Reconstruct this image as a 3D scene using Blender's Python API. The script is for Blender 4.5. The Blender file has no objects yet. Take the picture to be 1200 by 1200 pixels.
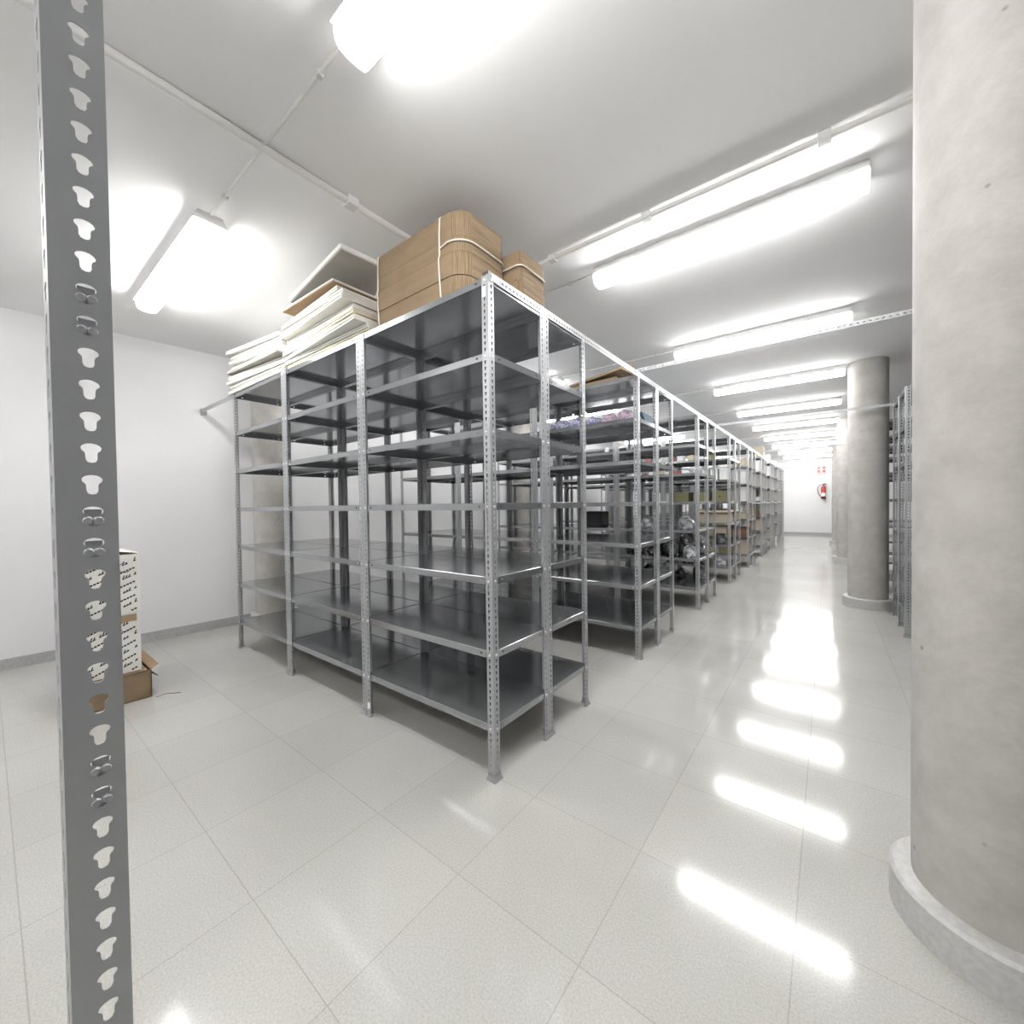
import bpy, bmesh, math, random
from mathutils import Vector, Matrix, noise
random.seed(7)
R = math.radians
scene = bpy.context.scene
COL = scene.collection

# ------------------------------------------------------------------ basics
def link(o):
    COL.objects.link(o); return o
def tag(o, label=None, cat=None, group=None, kind=None):
    if label: o['label'] = label
    if cat: o['category'] = cat
    if group: o['group'] = group
    if kind: o['kind'] = kind
    return o
def empty(name, loc=(0, 0, 0), rz=0):
    o = bpy.data.objects.new(name, None); link(o)
    o.empty_display_size = .1
    o.location = loc; o.rotation_euler = (0, 0, rz); return o
def obj(name, me, parent=None, loc=(0, 0, 0), rot=(0, 0, 0)):
    o = bpy.data.objects.new(name, me); link(o)
    o.location = loc; o.rotation_euler = rot
    if parent: o.parent = parent
    return o
def copy_tree(o, parent=None):
    c = o.copy(); COL.objects.link(c)
    if parent: c.parent = parent
    for ch in list(o.children): copy_tree(ch, c)
    return c

class MB:
    """collects faces, builds one mesh"""
    def __init__(s): s.v = []; s.f = []; s.m = []
    def face(s, pts, mi=0):
        i = len(s.v); s.v += [tuple(p) for p in pts]; s.f.append(list(range(i, i+len(pts)))); s.m.append(mi)
    def box(s, a, b, mi=0):
        x0, y0, z0 = a; x1, y1, z1 = b
        i = len(s.v)
        s.v += [(x0,y0,z0),(x1,y0,z0),(x1,y1,z0),(x0,y1,z0),(x0,y0,z1),(x1,y0,z1),(x1,y1,z1),(x0,y1,z1)]
        for q in ((0,3,2,1),(4,5,6,7),(0,1,5,4),(1,2,6,5),(2,3,7,6),(3,0,4,7)):
            s.f.append([i+k for k in q]); s.m.append(mi)
    def prism(s, poly, z0, z1, mi=0, poly2=None):
        """poly = list of (x, y), counter-clockwise"""
        n = len(poly); i = len(s.v); p2 = poly2 or poly
        s.v += [(p[0], p[1], z0) for p in poly] + [(p[0], p[1], z1) for p in p2]
        s.f.append([i+k for k in reversed(range(n))]); s.m.append(mi)
        s.f.append([i+n+k for k in range(n)]); s.m.append(mi)
        for k in range(n):
            s.f.append([i+k, i+(k+1) % n, i+n+(k+1) % n, i+n+k]); s.m.append(mi)
    def lathe(s, prof, seg=24, c=(0, 0, 0), mi=0, axis='z'):
        i = len(s.v); n = len(prof)
        for k in range(seg):
            a = 2*math.pi*k/seg
            for r, z in prof:
                p = (r*math.cos(a), r*math.sin(a), z)
                if axis == 'y': p = (p[0], z, -p[1])
                if axis == 'x': p = (z, p[0], p[1])
                s.v.append((c[0]+p[0], c[1]+p[1], c[2]+p[2]))
        for k in range(seg):
            for j in range(n-1):
                a = i+k*n+j; b = i+((k+1) % seg)*n+j
                s.f.append([a, b, b+1, a+1]); s.m.append(mi)
        if prof[0][0] > 1e-6: s.f.append([i+k*n for k in reversed(range(seg))]); s.m.append(mi)
        if prof[-1][0] > 1e-6: s.f.append([i+k*n+n-1 for k in range(seg)]); s.m.append(mi)
    def tube(s, pts, r, seg=8, mi=0):
        pts = [Vector(p) for p in pts]; i = len(s.v); n = len(pts)
        prev = None
        for k, p in enumerate(pts):
            t = (pts[min(k+1, n-1)]-pts[max(k-1, 0)]).normalized()
            if prev is None:
                a = Vector((0, 0, 1)) if abs(t.z) < .9 else Vector((1, 0, 0))
                u = t.cross(a).normalized()
            else:
                u = (prev - t*prev.dot(t)).normalized()
            prev = u; w = t.cross(u)
            for q in range(seg):
                a = 2*math.pi*q/seg
                s.v.append(tuple(p+u*(r*math.cos(a))+w*(r*math.sin(a))))
        for k in range(n-1):
            for q in range(seg):
                a = i+k*seg+q; b = i+k*seg+(q+1) % seg
                s.f.append([a, b, b+seg, a+seg]); s.m.append(mi)
        s.f.append([i+q for q in reversed(range(seg))]); s.m.append(mi)
        s.f.append([i+(n-1)*seg+q for q in range(seg)]); s.m.append(mi)
    def plate(s, M, W, cells, t, mi=0):
        """flat sheet, thickness t, front at local w=0 (towards -w), M maps (u,v,w).
        cells: list of (u0,u1,v0,v1,hole or None), hole = star shaped loop about its centre"""
        for (u0, u1, v0, v1, hole) in cells:
            if hole is None:
                q = [(u0, v0), (u1, v0), (u1, v1), (u0, v1)]
                s.face([M @ Vector((a, b, 0)) for a, b in q], mi)
                s.face([M @ Vector((a, b, t)) for a, b in reversed(q)], mi)
                continue
            cu = sum(p[0] for p in hole)/len(hole); cv = sum(p[1] for p in hole)/len(hole)
            n = len(hole); bd = []
            for (a, b) in hole:
                d = (a-cu, b-cv)
                k = 1e9
                if d[0] > 1e-9: k = min(k, (u1-cu)/d[0])
                if d[0] < -1e-9: k = min(k, (u0-cu)/d[0])
                if d[1] > 1e-9: k = min(k, (v1-cv)/d[1])
                if d[1] < -1e-9: k = min(k, (v0-cv)/d[1])
                bd.append([cu+d[0]*k, cv+d[1]*k])
            for c in ((u0, v0), (u1, v0), (u1, v1), (u0, v1)):
                ac = math.atan2(c[1]-cv, c[0]-cu)
                best = min(range(n), key=lambda i: abs((math.atan2(hole[i][1]-cv, hole[i][0]-cu)-ac+math.pi) % (2*math.pi)-math.pi))
                bd[best] = list(c)
            i = len(s.v)
            for w in (0, t):
                s.v += [tuple(M @ Vector((p[0], p[1], w))) for p in hole]
                s.v += [tuple(M @ Vector((p[0], p[1], w))) for p in bd]
            for k in range(n):
                l = (k+1) % n
                s.f.append([i+n+k, i+n+l, i+l, i+k]); s.m.append(mi)
                s.f.append([i+2*n+k, i+2*n+l, i+3*n+l, i+3*n+k]); s.m.append(mi)
                s.f.append([i+k, i+l, i+2*n+l, i+2*n+k]); s.m.append(mi)
    def mesh(s, name, mats, smooth=False, angle=None):
        me = bpy.data.meshes.new(name)
        me.from_pydata(s.v, [], s.f)
        for m in (mats if isinstance(mats, (list, tuple)) else [mats]): me.materials.append(m)
        me.polygons.foreach_set('material_index', s.m)
        bm = bmesh.new(); bm.from_mesh(me)
        bmesh.ops.remove_doubles(bm, verts=bm.verts, dist=1e-5)
        bmesh.ops.recalc_face_normals(bm, faces=bm.faces)
        bm.to_mesh(me); bm.free()
        if smooth:
            me.polygons.foreach_set('use_smooth', [True]*len(me.polygons))
            me.set_sharp_from_angle(angle=R(angle or 40))
        me.update(); return me

def cbox(name, size, mat, bev=.004, seg=1, off=(0, 0, 0), base=True, mats=None):
    """bevelled box mesh, sitting on z = 0"""
    bm = bmesh.new(); bmesh.ops.create_cube(bm, size=1)
    for v in bm.verts:
        v.co = Vector((v.co.x*size[0]+off[0], v.co.y*size[1]+off[1], (v.co.z+(.5 if base else 0))*size[2]+off[2]))
    if bev: bmesh.ops.bevel(bm, geom=bm.edges[:], offset=bev, segments=seg, affect='EDGES', profile=.5)
    me = bpy.data.meshes.new(name); bm.to_mesh(me); bm.free()
    for m in (mats or [mat]): me.materials.append(m)
    return me

def rrect(x0, y0, x1, y1, r, seg=5, rb=None):
    out = []; rf = r; rb = r if rb is None else rb
    for cx, cy, a0, r in ((x1-rf, y0+rf, -90, rf), (x1-rb, y1-rb, 0, rb), (x0+rb, y1-rb, 90, rb), (x0+rf*.5, y0+rf*.5, 180, rf*.5)):
        for k in range(seg+1):
            a = R(a0+90*k/seg); out.append((cx+r*math.cos(a), cy+r*math.sin(a)))
    return out

# ------------------------------------------------------------------ materials
def mat(name, color, rough=.5, metal=0., spec=.5, coat=0.):
    m = bpy.data.materials.new(name); m.use_nodes = True
    b = m.node_tree.nodes['Principled BSDF']
    b.inputs['Base Color'].default_value = (*color, 1); b.inputs['Roughness'].default_value = rough
    b.inputs['Metallic'].default_value = metal; b.inputs['Specular IOR Level'].default_value = spec
    b.inputs['Coat Weight'].default_value = coat
    return m
def nodes(m): return m.node_tree.nodes, m.node_tree.links, m.node_tree.nodes['Principled BSDF']
def add_noise(m, scale, c1, c2, lo=.35, hi=.65, detail=5, bump=0., stretch=(1, 1, 1), bscale=None, dist=.01):
    N, L, b = nodes(m)
    tc = N.new('ShaderNodeTexCoord'); mp = N.new('ShaderNodeMapping'); mp.inputs['Scale'].default_value = stretch
    L.new(tc.outputs['Object'], mp.inputs['Vector'])
    nz = N.new('ShaderNodeTexNoise'); nz.inputs['Scale'].default_value = scale; nz.inputs['Detail'].default_value = detail
    L.new(mp.outputs['Vector'], nz.inputs['Vector'])
    if c1:
        rp = N.new('ShaderNodeValToRGB'); rp.color_ramp.elements[0].position = lo; rp.color_ramp.elements[1].position = hi
        rp.color_ramp.elements[0].color = (*c1, 1); rp.color_ramp.elements[1].color = (*c2, 1)
        L.new(nz.outputs['Fac'], rp.inputs['Fac']); L.new(rp.outputs['Color'], b.inputs['Base Color'])
    if bump:
        bp = N.new('ShaderNodeBump'); bp.inputs['Strength'].default_value = bump; bp.inputs['Distance'].default_value = dist
        src = nz
        if bscale:
            src = N.new('ShaderNodeTexNoise'); src.inputs['Scale'].default_value = bscale; src.inputs['Detail'].default_value = 2
            L.new(mp.outputs['Vector'], src.inputs['Vector'])
        L.new(src.outputs['Fac'], bp.inputs['Height']); L.new(bp.outputs['Normal'], b.inputs['Normal'])
    return m

STEEL = add_noise(mat('painted_grey_steel', (.40, .41, .425), .38, metal=.4, spec=.5), 2.2, (.39, .40, .415), (.43, .44, .455), bump=.06, bscale=1.6, dist=.05)
SHEET = add_noise(mat('grey_steel_sheet', (.37, .38, .395), .145, metal=.75, spec=.6), 2.0, (.36, .37, .385), (.40, .41, .425), bump=.12, bscale=1.3, dist=.05)
ZINC = mat('zinc_bolt', (.75, .75, .76), .3, metal=.8)
FOOT = mat('grey_plastic_foot', (.29, .295, .30), .45)
STICK = mat('white_sticker', (.85, .85, .84), .5)
WALL = add_noise(mat('white_wall_paint', (.75, .75, .76), .8, spec=.25), 1.2, (.74, .74, .75), (.77, .77, .775), bump=.05, bscale=60, dist=.004)
CEIL = add_noise(mat('white_ceiling_paint', (.74, .74, .75), .8, spec=.2), 1.0, (.84, .84, .845), (.87, .87, .875))
BASE = add_noise(mat('grey_terrazzo_skirting', (.40, .40, .41), .35), 60, (.36, .36, .37), (.44, .44, .45))
PLIN = add_noise(mat('pale_plinth_stone', (.5, .5, .48), .5), 60, (.47, .465, .45), (.55, .545, .53))
CARD = add_noise(mat('brown_cardboard', (.28, .20, .125), .8, spec=.15), 6, (.255, .185, .118), (.295, .215, .138), stretch=(1, 1, 3))
CARDV = add_noise(mat('brown_cardboard_edges', (.34, .24, .14), .8, spec=.2), 60, (.19, .135, .082), (.32, .235, .15), stretch=(6, 6, .12), lo=.4, hi=.6, detail=2)
CARDL = add_noise(mat('layered_cardboard', (.36, .26, .16), .8, spec=.2), 9, (.22, .16, .10), (.32, .235, .155), stretch=(.4, .4, 7), lo=.35, hi=.65, detail=3)
STRING = mat('white_string', (.78, .74, .66), .7)
BOARD = add_noise(mat('white_cardboard', (.80, .79, .75), .6, spec=.3), 5, (.76, .745, .70), (.83, .825, .79))
CREAM = add_noise(mat('cream_cardboard', (.72, .67, .54), .65, spec=.3), 6, (.66, .60, .46), (.76, .71, .60))
KRAFT = mat('kraft_inside', (.40, .285, .18), .8, spec=.2)
CONDUIT = mat('white_pvc_conduit', (.70, .69, .67), .45)
HOUSE = mat('lamp_housing', (.82, .82, .82), .4)
CLIP = mat('clear_lamp_clip', (.7, .7, .7), .25)
RED = mat('red_enamel', (.42, .045, .03), .3, spec=.6)
BLACK = mat('black_rubber', (.02, .02, .022), .5)
PRINT = mat('black_print', (.035, .035, .04), .7)
ABOX = add_noise(mat('grey_archive_board', (.50, .49, .46), .75, spec=.2), 4, (.38, .36, .33), (.46, .445, .415))
ABEI = add_noise(mat('beige_archive_board', (.55, .48, .37), .75, spec=.2), 4, (.44, .385, .29), (.52, .465, .37))
AWHI = mat('white_archive_board', (.80, .80, .80), .6)
AGRN = mat('olive_archive_board', (.22, .205, .11), .7)
DARK = mat('charcoal_plastic', (.035, .036, .04), .3)
PINK = mat('red_cardboard', (.31, .13, .125), .6)
TEAL = mat('dark_teal_folder', (.02, .09, .14), .5)
WRAP = add_noise(mat('silver_plastic_film', (.62, .63, .65), .18, spec=.8), 14, (.30, .31, .33), (.85, .86, .88), lo=.42, hi=.58, bump=.6, dist=.02)
DWRAP = add_noise(mat('dark_plastic_film', (.10, .10, .11), .15, spec=.9), 11, (.04, .04, .045), (.30, .31, .33), lo=.45, hi=.7, bump=.6, dist=.02)
BAGB = add_noise(mat('blue_printed_film', (.4, .4, .7), .4), 55, (.14, .15, .34), (.56, .56, .64), lo=.40, hi=.60, bump=.3)
BAGR = add_noise(mat('red_printed_film', (.6, .3, .5), .4), 55, (.36, .15, .22), (.50, .48, .58), lo=.38, hi=.58, bump=.3)
BROWNW = mat('brown_board', (.20, .115, .065), .6)

LAMP = bpy.data.materials.new('lit_lamp_diffuser'); LAMP.use_nodes = True
_n, _l = LAMP.node_tree.nodes, LAMP.node_tree.links
_n.remove(_n['Principled BSDF'])
_e = _n.new('ShaderNodeEmission'); _e.inputs['Color'].default_value = (1, .99, .975, 1); _e.inputs['Strength'].default_value = 11.0
_l.new(_e.outputs[0], _n['Material Output'].inputs[0])

LAMPEND = LAMP.copy(); LAMPEND.name = 'lit_lamp_end'
LAMPEND.node_tree.nodes['Emission'].inputs['Strength'].default_value = .9

def concrete():
    m = mat('bare_concrete', (.5, .49, .47), .75, spec=.25)
    N, L, b = nodes(m)
    tc = N.new('ShaderNodeTexCoord')
    n1 = N.new('ShaderNodeTexNoise'); n1.inputs['Scale'].default_value = 5; n1.inputs['Detail'].default_value = 10; n1.inputs['Roughness'].default_value = .68
    r1 = N.new('ShaderNodeValToRGB'); r1.color_ramp.elements[0].position = .3; r1.color_ramp.elements[1].position = .7
    r1.color_ramp.elements[0].color = (.39, .375, .35, 1); r1.color_ramp.elements[1].color = (.52, .505, .48, 1)
    n2 = N.new('ShaderNodeTexVoronoi'); n2.inputs['Scale'].default_value = 9
    r2 = N.new('ShaderNodeValToRGB'); r2.color_ramp.elements[0].position = .04; r2.color_ramp.elements[1].position = .085
    r2.color_ramp.elements[0].color = (.45, .45, .45, 1); r2.color_ramp.elements[1].color = (1, 1, 1, 1)
    mx = N.new('ShaderNodeMix'); mx.data_type = 'RGBA'; mx.blend_type = 'MULTIPLY'; mx.inputs[0].default_value = .8
    L.new(tc.outputs['Object'], n1.inputs['Vector']); L.new(tc.outputs['Object'], n2.inputs['Vector'])
    L.new(n1.outputs['Fac'], r1.inputs['Fac']); L.new(n2.outputs['Distance'], r2.inputs['Fac'])
    L.new(r1.outputs['Color'], mx.inputs[6]); L.new(r2.outputs['Color'], mx.inputs[7]); L.new(mx.outputs[2], b.inputs['Base Color'])
    bp = N.new('ShaderNodeBump'); bp.inputs['Strength'].default_value = .12; bp.inputs['Distance'].default_value = .01
    n3 = N.new('ShaderNodeTexNoise'); n3.inputs['Scale'].default_value = 40; L.new(tc.outputs['Object'], n3.inputs['Vector'])
    L.new(n3.outputs['Fac'], bp.inputs['Height']); L.new(bp.outputs['Normal'], b.inputs['Normal'])
    return m
CONC = concrete()

def floor_mat():
    m = mat('polished_terrazzo_tiles', (.6, .6, .58), .14, spec=.55)
    N, L, b = nodes(m)
    tc = N.new('ShaderNodeTexCoord'); mp = N.new('ShaderNodeMapping'); mp.inputs['Location'].default_value = (.085+10, -.047+10, 0)
    L.new(tc.outputs['Object'], mp.inputs['Vector'])
    br = N.new('ShaderNodeTexBrick'); br.offset = 0; br.squash = 1
    br.inputs['Scale'].default_value = 1; br.inputs['Brick Width'].default_value = .5; br.inputs['Row Height'].default_value = .5
    br.inputs['Mortar Size'].default_value = .0022; br.inputs['Mortar Smooth'].default_value = .4
    br.inputs['Color1'].default_value = (.485, .48, .463, 1); br.inputs['Color2'].default_value = (.515, .51, .492, 1)
    br.inputs['Mortar'].default_value = (.40, .385, .355, 1)
    L.new(mp.outputs['Vector'], br.inputs['Vector'])
    n1 = N.new('ShaderNodeTexNoise'); n1.inputs['Scale'].default_value = 150; n1.inputs['Detail'].default_value = 4
    r1 = N.new('ShaderNodeValToRGB'); r1.color_ramp.elements[0].position = .32; r1.color_ramp.elements[1].position = .68
    r1.color_ramp.elements[0].color = (.86, .86, .85, 1); r1.color_ramp.elements[1].color = (1.06, 1.06, 1.05, 1)
    n2 = N.new('ShaderNodeTexNoise'); n2.inputs['Scale'].default_value = 1.1; n2.inputs['Detail'].default_value = 6
    r2 = N.new('ShaderNodeValToRGB'); r2.color_ramp.elements[0].position = .3; r2.color_ramp.elements[1].position = .7
    r2.color_ramp.elements[0].color = (.93, .92, .90, 1); r2.color_ramp.elements[1].color = (1.03, 1.03, 1.03, 1)
    for n in (n1, n2): L.new(tc.outputs['Object'], n.inputs['Vector'])
    L.new(n1.outputs['Fac'], r1.inputs['Fac']); L.new(n2.outputs['Fac'], r2.inputs['Fac'])
    a = N.new('ShaderNodeMix'); a.data_type = 'RGBA'; a.blend_type = 'MULTIPLY'; a.inputs[0].default_value = 1
    c = N.new('ShaderNodeMix'); c.data_type = 'RGBA'; c.blend_type = 'MULTIPLY'; c.inputs[0].default_value = 1
    L.new(br.outputs['Color'], a.inputs[6]); L.new(r1.outputs['Color'], a.inputs[7])
    L.new(a.outputs[2], c.inputs[6]); L.new(r2.outputs['Color'], c.inputs[7]); L.new(c.outputs[2], b.inputs['Base Color'])
    n3 = N.new('ShaderNodeTexNoise'); n3.inputs['Scale'].default_value = 3.0; n3.inputs['Detail'].default_value = 3
    L.new(tc.outputs['Object'], n3.inputs['Vector'])
    bp = N.new('ShaderNodeBump'); bp.inputs['Strength'].default_value = .03; bp.inputs['Distance'].default_value = .02
    L.new(n3.outputs['Fac'], bp.inputs['Height']); L.new(bp.outputs['Normal'], b.inputs['Normal'])
    mr = N.new('ShaderNodeMapRange'); mr.inputs['To Min'].default_value = .07; mr.inputs['To Max'].default_value = .13
    L.new(n2.outputs['Fac'], mr.inputs['Value']); L.new(mr.outputs[0], b.inputs['Roughness'])
    return m
FLOOR = floor_mat()

# ------------------------------------------------------------------ the room
ZC = 3.12
X0, X1, Y0, Y1 = -6.2, 4.6, -3.2, 20.4
def struct(name, mb, m, smooth=False):
    o = obj(name, mb.mesh(name, m, smooth)); tag(o, kind='structure'); return o
b = MB(); b.box((X0, Y0-.2, -.2), (X1+.2, Y1+.2, 0)); struct('floor', b, FLOOR)
b = MB(); b.box((X0, Y0-.2, ZC), (X1+.2, Y1+.2, ZC+.2)); struct('ceiling', b, CEIL)
b = MB(); b.box((X0, Y1, 0), (X1+.2, Y1+.2, ZC)); struct('wall_far', b, WALL)
b = MB(); b.box((X0, Y0-.2, 0), (X1+.2, Y0, ZC)); struct('wall_back', b, WALL)
b = MB(); b.box((X1, Y0, 0), (X1+.2, Y1, ZC)); struct('wall_right', b, WALL)
def xw(y): return -5.62+.045*y        # the left wall runs slightly askew
b = MB(); b.prism([(xw(Y0)-.2, Y0), (xw(Y0), Y0), (xw(Y1), Y1), (xw(Y1)-.2, Y1)], 0, ZC); struct('wall_left', b, WALL)
b = MB(); b.prism([(xw(Y0), Y0), (xw(Y0)+.012, Y0), (xw(Y1)+.012, Y1), (xw(Y1), Y1)], 0, .095); struct('baseboard_left', b, BASE)
b = MB(); b.box((xw(Y1)+.012, Y1-.012, 0), (X1, Y1, .095)); struct('baseboard_far', b, BASE)

def column(x, y, label, r=.2):
    root = empty('concrete_column', (x, y, 0))
    tag(root, label, 'column', 'round concrete columns')
    s = MB(); s.lathe([(r, 0), (r, ZC)], 40); obj('shaft', s.mesh('shaft', CONC, True), root)
    s = MB(); s.lathe([(r+.001, 0), (r+.055, 0), (r+.055, .115), (r+.045, .125), (r+.001, .125)], 40)
    obj('plinth', s.mesh('plinth', PLIN, True), root)
column(.42, 1.9, 'round concrete column nearest the camera, cut by the right edge of the photo')
column(.395, 6.93, 'round concrete column with a grey plinth beside the right-hand shelving')
column(.33, 11.55, 'round concrete column half hidden behind the nearer column with the plinth')
column(.27, 16.2, 'farthest round concrete column, beside the fire extinguisher wall')
column(xw(2.15)+.2, 2.15, 'round concrete column against the left wall behind the first shelving row')
column(xw(6.9)+.26, 6.9, 'round concrete column on the left wall seen through the empty shelves')
column(xw(11.5)+.26, 11.5, 'round concrete column on the left wall deepest behind the shelves')

# ------------------------------------------------------------------ shelving
H = 2.475; SP = .3662; NL = 7
MX, MY = 1.097, .4944
CX = -1.2973
FW, PT = .042, .0305
LV = [H-.002-k*SP for k in range(NL)]
def keyhole(cu, cv, s=1., n=10):
    """wide rounded head at the top, narrow stem below"""
    pts = []
    for k in range(n+1):
        a = R(-50+280*k/n)
        pts.append((cu+.0073*s*math.cos(a), cv+.0045*s+.0048*s*math.sin(a)))
    pts += [(cu-.0042*s, cv-.001*s), (cu-.0041*s, cv-.0062*s), (cu-.0028*s, cv-.0088*s), (cu, cv-.0096*s), (cu+.0028*s, cv-.0088*s), (cu+.0041*s, cv-.0062*s), (cu+.0042*s, cv-.001*s)]
    return pts
def upright_mesh(name, height=H, n=5, m=STEEL, hs=1.0):
    s = MB()
    nc = int(height/PT)
    for M in (Matrix(((1, 0, 0), (0, 0, 1), (0, 1, 0))), Matrix(((0, 0, 1), (1, 0, 0), (0, 1, 0)))):
        cells = []
        for k in range(nc):
            v0 = k*PT; v1 = v0+PT if k < nc-1 else height
            c = v0+PT/2
            cells.append((.003, FW-.001, v0, v1, keyhole(.0245, c, hs, n)))
        cells.append((0, .003, 0, height, None)); cells.append((FW-.001, FW, 0, height, None))
        s.plate(M, FW, cells, .0016)
    for a, bb in (((0, 0, height-.0005), (FW, .002, height)), ((0, 0, height-.0005), (.002, FW, height))): s.box(a, bb)
    # free edges
    s.face([(FW, 0, 0), (FW, .002, 0), (FW, .002, height), (FW, 0, height)])
    s.face([(0, FW, 0), (.002, FW, 0), (.002, FW, height), (0, FW, height)])
    return s.mesh(name, m)
UP = upright_mesh('upright')
def foot_mesh(fx, fy):
    """cap around the foot of an upright; flared on the local -x and/or -y side where nothing stands against it"""
    s = MB(); g = .002
    def L(ox, oy, i): return [(-ox, -oy), (FW+oy*.9, -oy), (FW+oy*.9, .002+i), (.002+i, .002+i), (.002+i, FW+ox*.9), (-ox, FW+ox*.9)]
    ax, ay = (g if fx else 0), (g if fy else 0); bx_, by_ = (.011 if fx else 0), (.011 if fy else 0)
    s.prism(L(ax, ay, g), .024, .040); s.prism(L(bx_, by_, .010), 0, .024, poly2=L(ax, ay, g))
    return s.mesh('foot', FOOT)
FTV = {(i, j): foot_mesh(i, j) for i in (0, 1) for j in (0, 1)}
FT = FTV[(1, 1)]
LIP = .036
def shelf_mesh(Lx, Ly):
    s = MB(); c = .002; t = .0015
    s.face([(c, c, 0), (Lx-c, c, 0), (Lx-c, Ly-c, 0), (c, Ly-c, 0)])
    s.face([(c, c, -t), (c, Ly-c, -t), (Lx-c, Ly-c, -t), (Lx-c, c, -t)])
    out = [(0, 0), (Lx, 0), (Lx, Ly), (0, Ly)]; inn = [(c, c), (Lx-c, c), (Lx-c, Ly-c), (c, Ly-c)]
    ret = [(.012, .012), (Lx-.012, .012), (Lx-.012, Ly-.012), (.012, Ly-.012)]
    for k in range(4):
        l = (k+1) % 4
        s.face([(*out[k], -c), (*out[l], -c), (*inn[l], 0), (*inn[k], 0)])
        s.face([(*out[k], -LIP), (*ret[k], -LIP), (*ret[l], -LIP), (*out[l], -LIP)])
        p, q = Vector((*out[k], 0)), Vector((*out[l], 0)); d = (q-p).normalized(); w = (q-p).length
        nrm = Vector((-d.y, d.x, 0))
        M = Matrix(((d.x, 0, nrm.x), (d.y, 0, nrm.y), (0, 1, 0)))
        cells = []; us = [0]
        for uc in (.078, w-.078):
            cells.append((us[-1], uc-.012, -LIP, -c, None))
            cells.append((uc-.012, uc+.012, -LIP, -c, [(uc+.0085*math.cos(R(a)), -.018+.0048*math.sin(R(a))) for a in range(0, 360, 30)]))
            us.append(uc+.012)
        cells.append((us[-1], w, -LIP, -c, None))
        MM = Matrix.Translation(p) @ M.to_4x4()
        s.plate(MM, w, cells, t)
    return s.mesh('shelf', SHEET)
IN = .0035
GAP, GY = .004, .001
SH = shelf_mesh(MX-2*IN-GAP, MY-2*IN-GY)
def bolt_mesh():
    s = MB(); s.lathe([(0, .0045), (.004, .0042), (.0068, .0022), (.0075, 0), (.0075, -.004)], 10, axis='y')
    return s.mesh('bolt', ZINC, True)
BT = bolt_mesh()
# bolt points outwards along -y in local space after this flip
for v in BT.vertices: v.co.y = -v.co.y
W_, D_ = MX-GAP, MY-GY
# corner: position, turn, face on its local -y side, face on its local -x side
CORN = [((0, 0), 0, 'F', 'L'), ((W_, 0), 90, 'R', 'F'), ((W_, D_), 180, 'B', 'R'), ((0, D_), 270, 'L', 'B')]
def unit(name='shelving_unit'):
    root = empty(name)
    for (px, py), rz, fy, fx in CORN: obj('upright', UP, root, (px, py, 0), (0, 0, R(rz)))
    for z in LV: obj('shelf', SH, root, (IN, IN, z))
    return root
plain = unit(); used = False
ORD = ['first', 'second', 'third', 'fourth', 'fifth', 'sixth', 'seventh', 'eighth', 'ninth']
ROWS = [1.511, 3.47, 5.524, 7.616, 9.62, 11.737, 13.8, 15.75, 17.37]
POS = ['at the aisle end', 'in the middle', 'at the left wall end']
def place_unit(x, y, label, bolts, group, faces):
    """faces: the sides (front, back, left, right) that no other unit touches; feet flare and bolts show there"""
    global used
    o = copy_tree(plain) if used else plain
    kids = list(o.children)
    fresh.append(o)
    o.location = (x, y, 0); tag(o, label, 'shelving unit', group)
    used = True
    return o
fresh = []; todo = []
first = None
for k, y in enumerate(ROWS):
    for s in (0, 1):
        if k == 8 and s: continue
        for bay in range(3):
            state = 'empty' if k == 0 else 'grey'
            lab = '%s steel shelving unit %s, %s row from the camera, %s line' % ('grey' if k else 'empty', POS[bay], ORD[k], 'rear' if s else 'front')
            o = place_unit(CX-MX*(bay+1)+GAP, y+MY*s, lab, False, 'grey shelving units of the left-hand rows', '')
            todo.append((o, ('F' if s == 0 else 'B')+('B' if k == 8 else '')+('R' if bay == 0 else '')+('L' if bay == 2 else ''), k == 0 or (k == 1 and s == 0)))
            if first is None: first = o
RX = .593
for k in (1, 2, 3, 4):
    for s in (0, 1):
        for bay in range(3):
            lab = 'right-hand grey shelving unit, %s, in line with the %s row, %s line' % (['nearest the columns', 'second from the columns', 'third from the columns'][bay], ORD[k], 'rear' if s else 'front')
            place_unit(RX+MX*bay, ROWS[k]+.03+MY*s, lab, False, 'grey shelving units right of the columns', '')
            todo.append((fresh[-1], ('F' if s == 0 else 'B')+('L' if bay == 0 else '')+('R' if bay == 2 else ''), False))
for o, faces, bolts in todo:
    ups = [c for c in o.children if c.name.startswith('upright')]
    for u in ups:
        ux, uy = u.location.x, u.location.y
        cn = min(CORN, key=lambda c: abs(c[0][0]-ux)+abs(c[0][1]-uy))
        obj('foot', FTV[(int(cn[3] in faces), int(cn[2] in faces))], u)
    if bolts:
        for sh in [c for c in o.children if c.name.startswith('shelf')]:
            for (px, py), rz, fy, fx in CORN:
                a = R(rz); ca, sa = math.cos(a), math.sin(a)
                for (lx, ly, rr, f) in ((.0245, 0, 0, fy), (0, .0245, -90, fx)):
                    if f in faces: obj('bolt', BT, sh, (px+ca*lx-sa*ly-IN, py+sa*lx+ca*ly-IN, -.019), (0, 0, R(rz+rr)))
# stickers that belong to the front units
def sticker(parent, size, loc, rot=(0, 0, 0)):
    o = obj('sticker', cbox('sticker', size, STICK, 0), parent, loc, rot); o['label'] = 'white paper sticker'; return o
sticker(first, (.022, .001, .05), (MX-GAP-.026, -.0007, H-.10))
sticker(first, (.026, .001, .04), (.022, -.0007, .05))

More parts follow.
